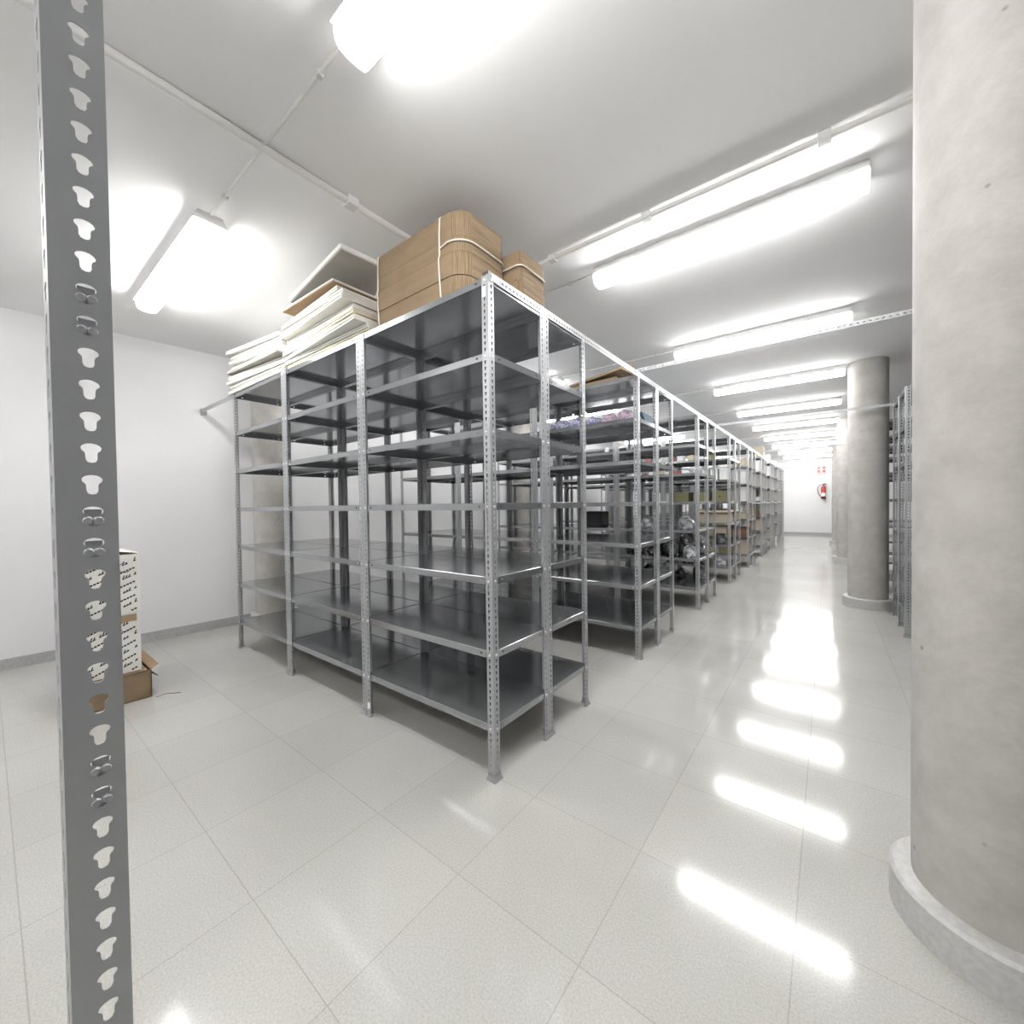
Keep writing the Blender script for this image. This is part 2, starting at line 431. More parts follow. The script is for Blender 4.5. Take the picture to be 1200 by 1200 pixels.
# ------------------------------------------------------------------ slotted angle ties
def tie_mesh(L, name='slotted_angle'):
    """along +x, outer face towards -y, top flange at z=0, hanging to -FW"""
    s = MB(); n = int(L/PT); p = L/n
    A = Matrix(((1, 0, 0), (0, 0, 1), (0, 1, 0)))
    cells = [(k*p, (k+1)*p, -FW+.001, -.003, [(k*p+p/2+.0085*math.cos(R(a)), -.0235+.0068*math.sin(R(a))) for a in range(15, 375, 45)]) for k in range(n)]
    cells += [(0, L, -.003, 0, None), (0, L, -FW, -FW+.001, None)]
    s.plate(A, L, cells, .002)
    B = Matrix(((1, 0, 0), (0, 1, 0), (0, 0, -1)))
    cells = [(k*p, (k+1)*p, .002, FW-.001, [(k*p+p/2+.0085*math.cos(R(a)), .0225+.0055*math.sin(R(a))) for a in range(15, 375, 45)]) for k in range(n)]
    cells += [(0, L, FW-.001, FW, None)]
    s.plate(B, L, cells, .002)
    return s.mesh(name, STEEL)
TZ = H+.018
def tie(L, loc, rz, label, group, me=None):
    o = obj('slotted_angle_tie', me or tie_mesh(L), None, loc, (0, 0, rz)); tag(o, label, 'tie bar', group)
    if group == 'tie bars crossing the aisle': o.scale = (1, .75, .72)
    return o
ends = ROWS[:8]+[ROWS[8]+MY]
for k in range(8):
    y0, y1 = ends[k], ends[k+1]
    lab = 'perforated steel tie bar along the shelf tops from the %s to the %s row end' % (ORD[k], ORD[k+1])
    o = tie(y1-y0-.004, (CX+.003, y0+.002, TZ), R(90), lab, 'tie bars along the shelf tops beside the aisle')
    if k == 0: sticker(o, (.055, .001, .03), (.05, -.0006, -.036))
tie(RX-CX+.06, (CX-.03, 3.405, TZ+.004), 0, 'thin perforated tie bar crossing the aisle nearest the camera', 'tie bars crossing the aisle')
tie(RX-CX+.06, (CX-.03, 6.56, TZ+.004), 0, 'perforated tie bar crossing the aisle in front of the column with the plinth', 'tie bars crossing the aisle')
tie(RX-CX+.06, (CX-.03, 10.66, TZ+.004), 0, 'third perforated tie bar crossing the aisle, behind the plinth column', 'tie bars crossing the aisle')
tie(1.75, (CX-.03, 14.0, TZ+.004), 0, 'fourth perforated tie bar crossing the bright end of the aisle', 'tie bars crossing the aisle')
tie(1.75, (CX-.03, 16.7, TZ+.004), 0, 'farthest perforated tie bar crossing the aisle near the end wall', 'tie bars crossing the aisle')
xl = CX-3*MX
LT = xl-xw(1.52)+.05
o = tie(LT-.004, (xw(1.52)+.004, 1.511, H-.003), 0, 'steel angle bracing the first shelving row to the left wall', None)
wp = obj('wall_plate', cbox('wall_plate', (.006, .06, .075), STEEL, .001), o, (.002, .03, -.06)); wp['label'] = 'grey fixing plate on the wall'

# ------------------------------------------------------------------ upright close to the camera
def near_upright():
    root = empty('perforated_upright', (-.563, .041, 0), R(90))
    tag(root, 'dark grey perforated steel upright with keyhole slots close to the camera on the left', 'upright')
    obj('angle_profile', upright_mesh('angle_profile', 2.44, 10, STEEL, 1.), root)
    obj('foot', FT, root)
    for zc in (1.577, 1.346, 1.103):
        for d in (0, 1):
            k = round((zc-PT/2)/PT)-d
            z = k*PT+PT/2
            s = MB(); s.lathe([(0, -.0012), (.003, -.001), (.0044, .0005), (.0044, .004)], 12, c=(.0207, 0, -.0045), axis='y')
            s.lathe([(0, -.0012), (.003, -.001), (.0044, .0005), (.0044, .004)], 12, c=(.0283, 0, -.0045), axis='y')
            s.box((.0185, .0022, -.011), (.0305, .004, .0065))
            obj('clip_lug', s.mesh('clip_lug', STEEL, True), root, (0, 0, z))
near_upright()

# ------------------------------------------------------------------ ceiling lamps
LL = 1.55
def lamp_proto():
    root = empty('fluorescent_ceiling_lamp')
    s = MB(); prof = [(-.064, 0), (.064, 0), (.074, -.02), (.088, -.053), (-.088, -.053), (-.074, -.02)]
    def ext(sec, x0, x1, mb):
        n = len(sec); i = len(mb.v)
        mb.v += [(x0, p[0], p[1]) for p in sec]+[(x1, p[0], p[1]) for p in sec]
        mb.f += [[i+k for k in range(n)], [i+n+k for k in reversed(range(n))]]; mb.m += [0, 0]
        for k in range(n): mb.f.append([i+k, i+n+k, i+n+(k+1) % n, i+(k+1) % n]); mb.m.append(0)
    ext(prof, -LL/2, LL/2, s); obj('housing', s.mesh('housing', HOUSE), root)
    s = MB(); d = [(-.072, -.054), (.072, -.054), (.072, -.064), (.067, -.094), (.052, -.114), (.02, -.121), (-.02, -.121), (-.052, -.114), (-.067, -.094), (-.072, -.064)]
    ext(d, -LL/2+.02, LL/2-.02, s); obj('diffuser', s.mesh('diffuser', LAMP, True), root)['label'] = 'glowing white diffuser'
    for sx in (-1, 1):
        s = MB(); ext([(p[0]*1.01, p[1]*1.0) for p in d], min(sx*(LL/2-.019), sx*(LL/2+.004)), max(sx*(LL/2-.019), sx*(LL/2+.004)), s)
        obj('end_cap', s.mesh('end_cap', LAMPEND), root)
    for x in (-.62, -.21, .21, .62):
        for sy in (-1, 1):
            obj('clip', cbox('clip', (.022, .008, .03), CLIP, .002), root, (x, sy*.076, -.062))
    return root
lamp = lamp_proto(); lamp_used = False
LY = [.87+2.02*k for k in range(10)]
def place_lamp(x, y, label, group):
    global lamp_used
    o = lamp if not lamp_used else copy_tree(lamp)
    lamp_used = True; o.location = (x, y, ZC); tag(o, label, 'lamp', group)
for k, y in enumerate(LY):
    w = ['lamp over the camera in front of the first shelving row', 'nearest lamp over the aisle, left end visible',
         'lamp over the aisle behind the first thin cross bar', 'lamp over the aisle just before the plinth column'][k] if k < 4 else \
        '%s lamp counted along the aisle towards the far wall' % (ORD[k] if k < 9 else 'last')
    place_lamp(-.61, y, 'lit white fluorescent '+w, 'lamps above the main aisle')
    if k == 0: w2 = 'lamp at upper left above the white boxes, near the left wall'
    else: w2 = 'lamp above the shelves left of the aisle, %s from the camera' % (ORD[k] if k < 9 else 'last')
    place_lamp(-3.69, y, 'lit white fluorescent '+w2, 'lamps above the left-hand shelves')
place_lamp(-.61, -1.3, 'lit white fluorescent lamp behind the camera over the aisle', 'lamps above the main aisle')
place_lamp(-3.69, -1.3, 'lit white fluorescent lamp behind the camera near the left wall', 'lamps above the left-hand shelves')

# conduits on the ceiling
def pipe(p, q, r, label, clips=(), group='conduits along the ceiling'):
    root = empty('ceiling_conduit', p); tag(root, label, 'conduit', group)
    d = Vector(q)-Vector(p)
    s = MB(); s.tube([(0, 0, 0), d*.5, d], r, 10); obj('tube', s.mesh('tube', CONDUIT, True), root)
    for c in clips:
        obj('clip', cbox('clip', (r*3.2, r*3.2, r*2+.008), CLIP, .002, base=False), root, d*c)
zc = ZC-.016
pipe((-2.155, 2.50, zc-.006), (.9, 2.50, zc-.006), .016, 'white conduit crossing the ceiling before the nearest aisle lamp', (.2, .42, .7))
pipe((-2.155, Y0+.02, zc-.006), (-2.155, 2.45, zc-.006), .020, 'white conduit over the cardboard bundle running towards the camera', (.3, .6, .8))
for k, y in enumerate(LY):
    pipe((-2.90, y, ZC-.009), (-1.40, y, ZC-.009), .008, 'thin conduit joining the two ceiling lamps of the %s lamp line' % (ORD[k] if k < 9 else 'last'), (.15, .5, .85), 'thin conduits between lamps')

# ------------------------------------------------------------------ cardboard bundles on top of the first row
def bundle(loc, W, D, Ht, label, rz=0, r=.09, string_z=.3, strap_x=()):
    root = empty('cardboard_bundle', loc, rz); tag(root, label, 'cardboard bundle', 'tied bundles of flat cardboard')
    bands = [0, .24, .52, .70, 1.0]
    for k in range(4):
        z0, z1 = Ht*bands[k]+(.0005 if k else 0), Ht*bands[k+1]-.0005
        g = [.0, .003, .001, -.001][k]
        s = MB(); s.prism(rrect(-g, -g, W+g, D+g, r, 7, .02), z0+.0016, z1-.0016)
        s.prism(rrect(-g+.0025, -g+.0025, W+g-.0016, D+g-.0016, r-.0016, 7, .0184), z0, z0+.0016, poly2=rrect(-g, -g, W+g, D+g, r, 7, .02))
        s.prism(rrect(-g, -g, W+g, D+g, r, 7, .02), z1-.0016, z1, poly2=rrect(-g+.0025, -g+.0025, W+g-.0016, D+g-.0016, r-.0016, 7, .0184))
        me = s.mesh('flat_boxes', [CARD, CARDV, CARDL])
        for p in me.polygons:
            n = p.normal; c = p.center
            if abs(n.z) < .3:
                if abs(n.x) > .15 and abs(n.y) > .15: p.material_index = 1
                elif n.x > .9: p.material_index = 2
        obj('flat_boxes', me, root)
    s = MB(); e = .008
    lp = [(x, y, string_z) for x, y in rrect(-e, -e, W+e, D+e, r+e, 7, .02+e)]
    if strap_x: lp = [(strap_x[-1], -e, string_z-.01)]+lp[:16]
    else: lp.append(lp[0])
    s.tube(lp, .0045, 6); obj('string', s.mesh('string', STRING, True), root)['label'] = 'white binding string'
    for sx in strap_x:
        s = MB(); e = .007
        s.tube([(sx, -e, .006), (sx-.006, -e-.002, Ht*.25), (sx-.012, -e-.002, Ht*.5), (sx-.004, -e-.002, Ht*.53), (sx-.006, -e, Ht*.8), (sx, -e, Ht-.01), (sx, .01, Ht+.004), (sx, D-.01, Ht+.004), (sx, D+e, Ht-.01), (sx, D+e, .006)], .0045, 6)
        obj('string', s.mesh('string', STRING, True), root)['label'] = 'white binding string'
    return root
bundle((-2.275, 1.545, LV[0]+.001), .775, .34, .445, 'large brown cardboard bundle tied with white string on the first shelving row', r=.1, string_z=.285, strap_x=(.06, .62))
bundle((-1.86, 1.915, LV[0]+.001), .465, .25, .355, 'smaller brown cardboard bundle behind the large tied one, near the aisle', r=.03, string_z=.265)

# white boards -----------------------------------------------------------
def flat_box(L, D, T, m=BOARD, under=None):
    """a flattened white carton: two thin sheets with a folded edge"""
    key = ('flat', L, D, T)
    s = MB(); g = T*.38
    s.box((0, 0, 0), (L, D, g), 1 if under else 0); s.box((0, 0, T-g), (L, D, T))
    s.box((0, .012, g), (L, D-.012, T-g), 2)
    s.box((0, 0, g), (.012, D, T-g)); s.box((L-.012, 0, g), (L, D, T-g))
    return s.mesh('flat_carton', [m, under or m, CREAM])
def flat_carton(L, D, T, loc, tilt, yaw, label, m=BOARD, under=None, roll=0):
    o = obj('flat_carton', flat_box(L, D, T, m, under), None, loc, (R(roll), R(-tilt), R(yaw)))
    tag(o, label, 'flat carton', 'white flattened cartons on the first shelving row'); return o
NTH = ['bottom', 'second', 'third', 'fourth', 'fifth', 'sixth', 'seventh', 'eighth', 'ninth', 'tenth', 'eleventh', 'topmost']
rr = random.Random(5)
z = LV[0]+.003
NRs = 11
for i in range(NRs):
    T = .026+.006*rr.random()
    L = 1.17-.030*i-.05*rr.random()
    x = -3.455+.012*rr.random()
    tilt = .16*i
    lab = 'white flattened carton in the pile beside the brown bundle, %s from below' % NTH[i]
    flat_carton(L, .42, T, (x, 1.485+.045*rr.random(), z), tilt, rr.uniform(-3.2, 1.2), lab, BOARD if i % 4 else CREAM)
    z += T+.004+.0025*rr.random()*i/3
zr = z
flat_carton(.80, .40, .02, (-3.43, 1.49, zr+.064), -2.6, -1.5, 'white flattened carton with brown underside, raised on top of the pile beside the bundle', BOARD, KRAFT)
# the big board propped up on the pile
def lean():
    P1, P2 = Vector((-3.23, 1.50, 2.905)), Vector((-2.44, 1.40, 2.985))
    s = MB()
    o = obj('white_board', cbox('white_board', (.86, .44, .030), BOARD, .003), None)
    for v in o.data.vertices: v.co += Vector((.43, .22, 0))
    return o
lb = lean(); lb.location = (-3.28, 1.47, zr+.090); lb.rotation_euler = (R(0), R(-3.6), R(-4))
tag(lb, 'large white board tilted highest on the pile, just under the ceiling', 'board')
lz = obj('inner_sheet', cbox('inner_sheet', (.835, .415, .004), ABOX, 0), lb, (.43, .22, -.003)); lz['label'] = 'grey underside'
# left pile
z = LV[0]+.003
for i in range(9):
    T = .026+.006*rr.random()
    L = 1.16+.03*rr.random()
    tilt = -.72*i+rr.uniform(-.12, .12)
    xe = -3.475-.012*rr.random()       # right end
    xs = xe-L*math.cos(R(tilt))
    zz = z+L*math.sin(R(-tilt))
    lab = 'white flattened carton in the pile over the left end of the shelving, %s from below' % NTH[i]
    flat_carton(L, .42, T, (xs, 1.485+.05*rr.random(), zz), tilt, rr.uniform(-2.2, 1.8), lab, BOARD, ABOX if i in (1, 4) else None)
    z += T+.006
# ------------------------------------------------------------------ cartons at the left wall
def printed_marks(W, Hh, seed):
    """rows of slanted illegible print, on plane x=0 facing +x; y 0..W, z 0..Hh"""
    q = random.Random(seed); s = MB()
    def stroke(y0, z0, y1, z1, w):
        d = Vector((0, y1-y0, z1-z0)); n = Vector((0, -d.z, d.y)).normalized()*w/2
        a, c = Vector((0, y0, z0)), Vector((0, y1, z1))
        s.face([a-n, c-n, c+n, a+n])
    s.box((-.0004, .001, .001), (-.0001, W-.001, Hh-.001), 1)
    sl = math.tan(R(24)); zc0 = -.14; row = 0
    while zc0 < Hh:
        y = .012
        big = row % 2 == 0
        while y < W-.03:
            zz = zc0+sl*y
            hgt = .032 if big else .013
            if .012 < zz < Hh-.045:
                if big:
                    n = q.randint(2, 3)
                    for j in range(n):
                        yy = y+j*.015
                        if yy > W-.02: break
                        stroke(yy, zz+j*.0065, yy+.009, zz+j*.0065+hgt*q.uniform(.45, 1), .0065)
                        stroke(yy, zz+j*.0065+.003, yy+.014, zz+j*.0065+.009, .006)
                    y += .060
                else:
                    stroke(y, zz, y+.013, zz+.006, .011); y += .0165
            else: y += .02
        zc0 += .052 if big else .046; row += 1
    for (cy, cz) in ((W*.72, Hh*.78),):
        pts = [(cy+.034*math.cos(a*math.pi/8), cz+.034*math.sin(a*math.pi/8)) for a in range(3, 15)]
        for a, c in zip(pts, pts[1:]): stroke(*a, *c, .004)
    return s.mesh('printing', [PRINT, BOARD])
def white_carton(loc, Hh, label, seed, open_top=False):
    W, D = .285, .44
    root = empty('printed_carton', loc); tag(root, label, 'carton', 'cartons stacked at the left wall')
    s = MB(); s.box((-D, 0, 0), (0, W, Hh)); obj('body', s.mesh('body', BOARD), root)
    obj('printing', printed_marks(W, Hh, seed), root, (.0008, 0, 0))['label'] = 'rows of slanted black print'
    if open_top:
        for k, (a, hgt) in enumerate(((12, 0), (-10, .03))):
            f = obj('flap', cbox('flap', (D*.98, W*.52, .004), BOARD, .001), root, (-D/2, W*(.27+.46*k), Hh+.018), (R(a), 0, 0))
    else:
        obj('tape', cbox('tape', (.0015, W*.9, .05), KRAFT, 0), root, (.0012, W*.48, Hh-.062))['label'] = 'torn brown strip'
    return root
bx = -3.94
white_carton((bx-.01, .398, .205), .425, 'white printed carton with a brown strip, lower one beside the near upright', 3)
white_carton((bx, .402, .632), .415, 'white printed carton with loose flaps, on top of the stack by the near upright', 4, True)
def brown_carton():
    root = empty('brown_carton', (-3.915, .30, 0)); tag(root, 'open brown carton on the floor under the white printed cartons', 'carton', 'cartons stacked at the left wall')
    W, D, Hh, t = .43, .50, .20, .005
    s = MB()
    s.box((-D, 0, 0), (0, W, t)); s.box((-t, 0, 0), (0, W, Hh)); s.box((-D, 0, 0), (-D+t, W, Hh)); s.box((-D, 0, 0), (0, t, Hh)); s.box((-D, W-t, 0), (0, W, Hh))
    s.box((-D, 0, Hh-.004), (0, W-.02, Hh))
    obj('body', s.mesh('body', CARD), root)
    f = obj('flap', cbox('flap', (D*.96, .055, .005), KRAFT, .001, off=(0, .0275, 0)), root, (-D/2, W-.003, Hh-.002), (R(28), 0, 0)); f['label'] = 'torn open flap'
    f = obj('flap', cbox('flap', (D*.3, .05, .004), CARD, .001, off=(0, .025, 0)), root, (-D*.2, W, Hh-.03), (R(-55), 0, R(8)))
brown_carton()

# ------------------------------------------------------------------ things on the shelves
def blob(name, size, m, seed, amp=.35, sub=3):
    bm = bmesh.new(); bmesh.ops.create_icosphere(bm, subdivisions=sub, radius=1)
    off = Vector((seed*3.1, seed*1.7, seed*.9))
    for v in bm.verts:
        n = noise.noise(v.co*1.6+off)*amp+noise.noise(v.co*4+off)*amp*.45
        p = v.co*(1+n)
        p.z = max(p.z, -.55)
        v.co = Vector((p.x*size[0]/2, p.y*size[1]/2, (p.z+.55)*size[2]/1.6))
    for f in bm.faces: f.smooth = amp < .3
    me = bpy.data.meshes.new(name); bm.to_mesh(me); bm.free(); me.materials.append(m); return me
def put(name, me, loc, label, cat, group, rz=0):
    o = obj(name, me, None, loc, (0, 0, rz)); tag(o, label, cat, group); return o
# second row, top: flat brown cardboard pieces
for i, (x, y, L, D, tl, yaw, zz) in enumerate(((-2.16, 3.53, .62, .30, 3.0, 4, .002), (-2.02, 3.56, .56, .26, 5.5, -5, .036), (-1.86, 3.60, .44, .20, 9, 6, .075))):
    o = obj('cardboard_piece', cbox('cardboard_piece', (L, D, .022), CARD if i != 1 else CARDL, .002, off=(L/2, D/2, 0)), None, (x, y, LV[0]+zz), (0, R(-tl), R(yaw)))
    tag(o, 'flat brown cardboard piece on top of the second shelving row, %s of three' % ('lowest', 'middle', 'topmost')[i], 'cardboard', 'flat cardboard pieces on the second row')
# second row, second shelf: printed bags and a folder
xs = [-2.33, -2.16, -1.99, -1.82, -1.655, -1.485]
for i, x in enumerate(xs):
    put('plastic_bag', blob('plastic_bag', (.155, .26, .105+.012*(i % 3)), BAGB if i < 4 else BAGR, i+2, .16), (x, ROWS[1]+.22, LV[1]+.001),
        '%s printed plastic bag on the second shelf, %s from left' % ('blue and white' if i < 4 else 'reddish', ORD[i]), 'bag', 'printed plastic bags on the second row')
o = put('folder', cbox('folder', (.03, .30, .17), TEAL, .003), (-1.43, ROWS[1]+MY+.23, LV[1]+.008), 'dark teal folder leaning at the aisle end beside the printed bags', 'folder', None); o.rotation_euler = (0, R(-22), 0)
put('folded_carton', cbox('folded_carton', (.34, .26, .018), CREAM, .002), (-2.16, ROWS[1]+MY+.2, LV[1]+.001), 'cream folded carton lying flat behind the printed bags', 'carton', None)
# third row
def carton(size, m, loc, label, cat='box', group='boxes on the shelves', hole=False, lid=True, rz=0, name='archive_box', holem=None):
    root = empty(name, loc, rz); tag(root, label, cat, group)
    obj('body', cbox('body', size, m, .003), root)
    if lid: obj('lid', cbox('lid', (size[0]+.004, size[1]+.004, .022), m, .002), root, (0, 0, size[2]-.020))
    if hole:
        s = MB(); s.lathe([(0, 0), (.014, 0), (.014, .003), (.010, .003)], 14, c=(0, -size[1]/2-.0031, size[2]*.45), axis='y')
        obj('finger_hole', s.mesh('finger_hole', PRINT), root)['label'] = 'dark round finger hole'
    return root
y2, y2b = ROWS[2]+.25, ROWS[2]+MY+.25
for i, x in enumerate((-2.22, -2.12, -2.02, -1.91, -1.80, -1.70, -1.60, -1.49)):
    for s, yy in ((0, y2), (1, y2b)):
        hh = (.035, .05, .03, .045, .055, .035, .05, .04)[(i+3*s) % 8]
        m = (AWHI, AWHI, PINK, AWHI, ABEI, AWHI, PINK, AWHI)[(i+s) % 8]
        put('small_box', cbox('small_box', (.08, .14, hh), m, .003), (x, yy-.1, LV[2]+.001),
            'tiny %s box, third row, third shelf, %s from the left, %s line' % ('red' if m is PINK else 'beige' if m is ABEI else 'white', ORD[i], 'rear' if s else 'front'),
            'box', 'tiny boxes on the third row', R(7*((i*5) % 3-1)))
for i, x in enumerate((-2.85, -2.70, -2.56, -2.42, -2.27, -2.12, -1.95, -1.80, -1.62)):
    m = (AWHI, PINK, AWHI, AWHI, PINK, AWHI, ABEI, AWHI, AGRN)[i]
    put('small_box', cbox('small_box', (.11, .2, (.07, .09, .08, .11, .08, .10, .09, .06, .08)[i]), m, .003), (x, ROWS[3]+.2, LV[1]+.001),
        'small %s box on the second shelf of the fourth row, %s from the left' % ({AWHI: 'white', PINK: 'red', ABEI: 'beige', AGRN: 'olive'}[m], ORD[i]), 'box', 'small boxes on the fourth row')
put('plastic_bundle', blob('plastic_bundle', (.24, .26, .19), WRAP, 11, .4), (-2.02, y2, LV[4]+.001), 'crumpled silver plastic bundle on the third row, left one of two at eye level', 'bundle', 'crumpled plastic bundles')
put('plastic_bundle', blob('plastic_bundle', (.20, .26, .17), WRAP, 14, .4), (-1.52, y2, LV[4]+.001), 'crumpled silver plastic bundle on the third row, right one nearer the aisle', 'bundle', 'crumpled plastic bundles')
def monitor():
    root = empty('wrapped_monitor', (-2.83, y2, LV[4]+.001)); tag(root, 'dark bulky box wrapped in plastic deep in the third row', 'box')
    obj('body', cbox('body', (.30, .30, .24), DARK, .03, 3), root)
    obj('plastic_cover', blob('plastic_cover', (.14, .30, .19), WRAP, 21, .3), root, (-.16, -.02, 0))
monitor()
s = MB(); s.tube([(0, 0, 0), (.0, 0, .12), (.02, 0, .2), (.07, 0, .235), (.16, 0, .24), (.26, 0, .245), (.30, .0, .25)], .008, 8)
put('black_cable', s.mesh('black_cable', BLACK, True), (-3.30, y2-.1, LV[3]+.009), 'bent black cable standing on a middle shelf of the third row', 'cable', None)
kk = 0
for lv, nn in ((5, 4), (6, 4), (4, 0)):
    for s_, yy in ((0, y2), (1, y2b)):
        for i in range(nn):
            x = -1.47-.24*i
            m = (DWRAP, WRAP, DWRAP, DWRAP)[(i+lv+s_) % 4]
            if lv == 6 and s_ == 0: continue
            put('wrapped_parcel', blob('wrapped_parcel', (.165, .28, (.20, .16, .22, .13)[(i+lv) % 4]), m, 30+kk, .3), (x, yy, LV[lv]+.001),
                '%s wrapped parcel, third row, %s shelf, %s from the aisle, %s line' % ('silver' if m is WRAP else 'dark', 'lowest' if lv == 6 else 'second lowest', ORD[i], 'rear' if s_ else 'front'), 'parcel', 'plastic-wrapped parcels on the third row')
            kk += 1
# fourth row (k=3)
y3, y3b = ROWS[3]+.25, ROWS[3]+MY+.25
carton((.30, .36, .17), AGRN, (-2.13, y3, LV[3]+.001), 'olive box on the middle shelf of the fourth row, farthest from the aisle', hole=False)
carton((.24, .36, .18), AGRN, (-1.47, y3, LV[3]+.001), 'olive box with a finger hole on the middle shelf of the fourth row', hole=True)
carton((.24, .36, .16), AGRN, (-1.76, y3, LV[3]+.001), 'olive box between two others on the middle shelf of the fourth row')
for s_, yy in ((0, y3), (1, y3b)):
    carton((.45, .38, .15), ABEI, (-1.56, yy, LV[4]+.001), 'wide beige box under brown boards on the fourth row, %s line' % ('rear' if s_ else 'front'), lid=False)
    for j in range(2):
        put('brown_board', cbox('brown_board', (.50, .42, .028), CREAM if j else BROWNW, .002), (-1.57, yy, LV[4]+.153+.030*j), '%s board lying on the wide beige box of the fourth row, %s line' % ('cream' if j else 'brown', 'rear' if s_ else 'front'), 'board', 'boards on the fourth row')
for i in range(4):
    carton((.11, .36, .19), AWHI, (-1.42-.14*i, y3, LV[2]+.001), 'white upright box on the third shelf of the fourth row, %s from the aisle' % ORD[i])
    carton((.13, .36, .2), ABEI if i % 2 else AWHI, (-1.42-.15*i, y3b, LV[2]+.001), '%s box on the third shelf of the fourth row, rear line, %s from the aisle' % ('beige' if i % 2 else 'white', ORD[i]))
for i in range(3):
    put('wrapped_parcel', blob('wrapped_parcel', (.19, .28, (.20, .15, .22)[i]), DWRAP if i != 1 else WRAP, 60+i, .3), (-1.50-.27*i, y3, LV[5]+.001), '%s wrapped parcel, second lowest shelf of the fourth row, %s from the aisle' % ('silver' if i == 1 else 'dark', ORD[i]), 'parcel', 'plastic-wrapped parcels on the fourth row')
    put('wrapped_parcel', blob('wrapped_parcel', (.19, .28, (.15, .22, .14)[i]), WRAP if i == 0 else DWRAP, 64+i, .3), (-1.50-.27*i, y3, LV[6]+.001), '%s plastic-wrapped parcel on the lowest shelf of the fourth row, %s from the aisle' % ('silver' if i == 0 else 'dark', ORD[i]), 'parcel', 'plastic-wrapped parcels on the fourth row')
# fifth row (k=4) mixed
y4, y4b = ROWS[4]+.25, ROWS[4]+MY+.25
mixed = {0: [], 1: [(.30, .16, ABEI), (.22, .10, AWHI)], 2: [(.13, .31, AWHI), (.13, .31, AWHI), (.2, .25, ABEI)], 3: [(.12, .30, AWHI), (.2, .28, ABOX), (.25, .2, AGRN)],
         4: [(.36, .12, ABEI), (.3, .2, BROWNW), (.25, .2, ABOX)], 5: [(.36, .16, BROWNW), (.36, .20, ABEI)], 6: [(.25, .30, ABEI), (.25, .30, AGRN), (.25, .3, ABEI)]}
for lv, items in mixed.items():
    for s_, yy in ((0, y4), (1, y4b)):
        x = CX-.055
        for i, (w, hh, m) in enumerate(items):
            nm = {ABEI: 'beige', AWHI: 'white', ABOX: 'grey', AGRN: 'olive', BROWNW: 'brown'}[m]
            carton((w, .38, hh), m, (x-w/2, yy, LV[lv]+.001), '%s box, fifth row, %s shelf down, %s from aisle, %s line' % (nm, ORD[lv], ORD[i], 'rear' if s_ else 'front'), hole=(lv == 6 and s_ == 0))
            x -= w+.012
# sixth row onwards: full of archive boxes at the aisle end
def archive_proto(m, w, hh):
    return obj('archive_box', cbox('archive_box', (w, .37, hh), m, .003))
protos = [archive_proto(ABOX, .115, .30), archive_proto(ABEI, .115, .29), archive_proto(AWHI, .115, .28)]
pused = [False]*3
pr_ = random.Random(11)
for k in range(5, 9):
    for s_ in ((0, 1) if k < 8 else (0,)):
        for lv in range(NL):
            if lv == 0: continue
            n = 4 if k == 5 else 3
            for i in range(n):
                if k == 5 and lv in (3, 4) and i == 0 and s_ == 0: continue
                pi = pr_.choice((0, 0, 0, 1, 0, 2) if k > 5 else (0, 1, 1, 2, 0))
                o = protos[pi] if not pused[pi] else copy_tree(protos[pi])
                pused[pi] = True
                o.location = (CX-.11-.125*i, ROWS[k]+.247+MY*s_, LV[lv]+.001)
                tag(o, '%s archive box, %s row, %s line, %s shelf down, %s from aisle' % (('grey', 'beige', 'white')[pi], ORD[k], 'rear' if s_ else 'front', ORD[lv], ORD[i]), 'archive box', 'archive boxes filling the far shelving rows')
carton((.30, .34, .30), ABEI, (-1.48, ROWS[5]+.70, LV[0]+.001), 'beige carton on top of the sixth shelving row beside the aisle', name='carton')
carton((.40, .36, .24), AWHI, (-1.56, ROWS[6]+.26, LV[0]+.001), 'white carton on top of the seventh shelving row beside the aisle', name='carton')
carton((.34, .36, .22), AWHI, (-1.54, ROWS[7]+.26, LV[0]+.001), 'white carton on top of the eighth shelving row beside the aisle', name='carton')
carton((.07, .30, .12), BROWNW, (-1.40, ROWS[5]+.25, LV[4]+.001), 'small brown box alone on the middle shelf of the sixth row', lid=False)
s = MB(); s.lathe([(0, 0), (.055, 0), (.055, .20), (0, .20)], 20, c=(0, -.17, .056), axis='y')
put('paper_roll', s.mesh('paper_roll', AWHI, True), (-1.42, ROWS[5]+.31, LV[3]+.001), 'white roll lying on the fourth shelf of the sixth row at the aisle', 'roll', None)
# contents of the right-hand units
for k in (2, 3):
    for s_ in (0, 1):
        for lv in (1, 2, 3, 5):
            m = (DARK, ABOX, DWRAP, ABOX)[(lv+k+s_) % 4]
            carton((.50, .30, .24), m, (RX+.55, ROWS[k]+.03+.25+MY*s_, LV[lv]+.001), '%s box deep in the %s shelf, right-hand units, %s pair, %s line' % ('grey' if m is ABOX else 'dark', ORD[lv], 'nearer' if k == 2 else 'farther', 'rear' if s_ else 'front'), lid=False)

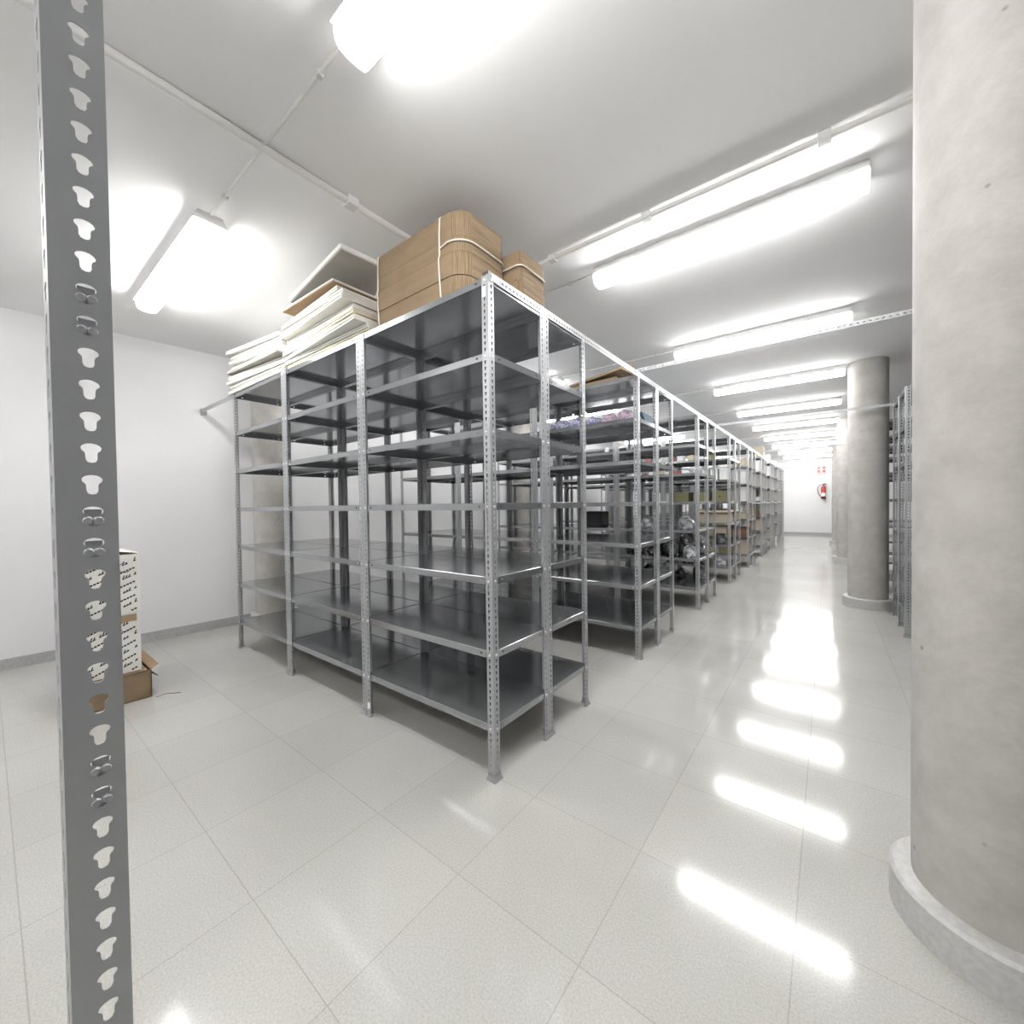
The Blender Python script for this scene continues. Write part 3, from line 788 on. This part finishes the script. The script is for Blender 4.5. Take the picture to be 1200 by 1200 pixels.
# ------------------------------------------------------------------ fire extinguisher and its sign
def extinguisher():
    root = empty('fire_extinguisher', (-.17, Y1-.10, 1.44)); tag(root, 'red fire extinguisher hanging on the far white wall', 'fire extinguisher')
    s = MB(); s.lathe([(0, .06), (.072, .06), (.078, .08), (.078, .43), (.066, .475), (.035, .50), (.024, .51), (.024, .53), (0, .53)], 28); obj('cylinder', s.mesh('cylinder', RED, True), root)
    s = MB(); s.lathe([(0, 0), (.076, 0), (.082, .015), (.082, .075), (.076, .078)], 28); obj('base_ring', s.mesh('base_ring', BLACK, True), root)
    s = MB()
    for z0, z1 in ((.10, .24),):
        pts = [(.0792*math.cos(R(a)), .0792*math.sin(R(a))) for a in range(-150, -20, 10)]
        for p, q in zip(pts, pts[1:]): s.face([(*p, z0), (*q, z0), (*q, z1), (*p, z1)])
    obj('label_plate', s.mesh('label_plate', STICK), root)['label'] = 'white instruction label'
    s = MB(); s.lathe([(.020, .52), (.024, .53), (.024, .56), (.015, .575), (0, .575)], 16); s.box((-.012, -.02, .555), (.10, .02, .565)); s.box((-.012, -.015, .575), (.085, .015, .600))
    obj('valve_handle', s.mesh('valve_handle', BLACK, True), root)
    s = MB(); s.tube([(-.02, -.01, .555), (-.09, -.02, .55), (-.16, -.03, .49), (-.185, -.03, .38), (-.17, -.03, .26), (-.12, -.035, .15), (-.09, -.04, .10)], .011, 10)
    obj('hose', s.mesh('hose', BLACK, True), root)
    s = MB(); s.box((-.03, .075, .35), (.03, .10, .45)); obj('wall_bracket', s.mesh('wall_bracket', BLACK), root)
extinguisher()
def sign():
    root = empty('safety_sign', (-.235, Y1-.004, 2.40)); tag(root, 'small red and white fire sign on the far wall above the extinguisher', 'sign')
    obj('panel', cbox('panel', (.26, .004, .32), STICK, 0), root)
    s = MB()
    for (x0, z0, x1, z1) in ((-.127, .212, -.038, .315), (.038, .212, .127, .315), (-.127, .085, -.035, .188), (.035, .085, .127, .188)): s.box((x0, -.004, z0), (x1, -.002, z1))
    s.box((-.034, -.004, .085), (.034, -.002, .105))
    obj('pictogram', s.mesh('pictogram', RED), root)['label'] = 'red corner fields'
    s = MB()
    for r_ in range(2):
        x = -.115
        q = random.Random(r_)
        while x < .1:
            w = q.uniform(.012, .03); s.box((x, -.004, .02+.035*r_), (x+w, -.002, .042+.035*r_)); x += w+.008
    obj('text_strip', s.mesh('text_strip', RED), root)['label'] = 'strip of red print'
sign()
# a floor mark and a plastic scrap by the carton
s = MB(); s.tube([(0, 0, .004), (.03, .05, .02), (.02, .09, .006), (.05, .13, .004)], .0025, 6)
put('plastic_strap', s.mesh('plastic_strap', CARD, True), (-3.86, .74, 0), 'thin torn strap lying on the floor beside the brown carton', 'strap', None)

# ------------------------------------------------------------------ camera, world, view
F, yaw, pitch, roll = 479.97, .6586, -.0171, -.0136
cy, sy, cp, sp, cr, sr = math.cos(yaw), math.sin(yaw), math.cos(pitch), math.sin(pitch), math.cos(roll), math.sin(roll)
fw = Vector((-sy*cp, cy*cp, sp)); rt = Vector((cy, sy, 0)); up = rt.cross(fw)
r2, u2 = rt*cr+up*sr, -rt*sr+up*cr
cam = bpy.data.cameras.new('camera'); cam.sensor_width = 36; cam.lens = 36*F/1200; cam.clip_start = .02; cam.clip_end = 100
co = bpy.data.objects.new('camera', cam); link(co)
co.matrix_world = Matrix.Translation((0, 0, 1.3625)) @ Matrix((r2, u2, -fw)).transposed().to_4x4()
scene.camera = co
w = bpy.data.worlds.new('world'); scene.world = w; w.use_nodes = True
w.node_tree.nodes['Background'].inputs[0].default_value = (.5, .5, .5, 1); w.node_tree.nodes['Background'].inputs[1].default_value = .2
vs = scene.view_settings
scene.display_settings.display_device = 'sRGB'
vs.view_transform = 'Standard'; vs.look = 'None'; vs.exposure = 1.85; vs.gamma = 1; vs.use_curve_mapping = False
scene.cycles.max_bounces = 10; scene.cycles.diffuse_bounces = 6; scene.cycles.glossy_bounces = 5
scene.cycles.use_denoising = True
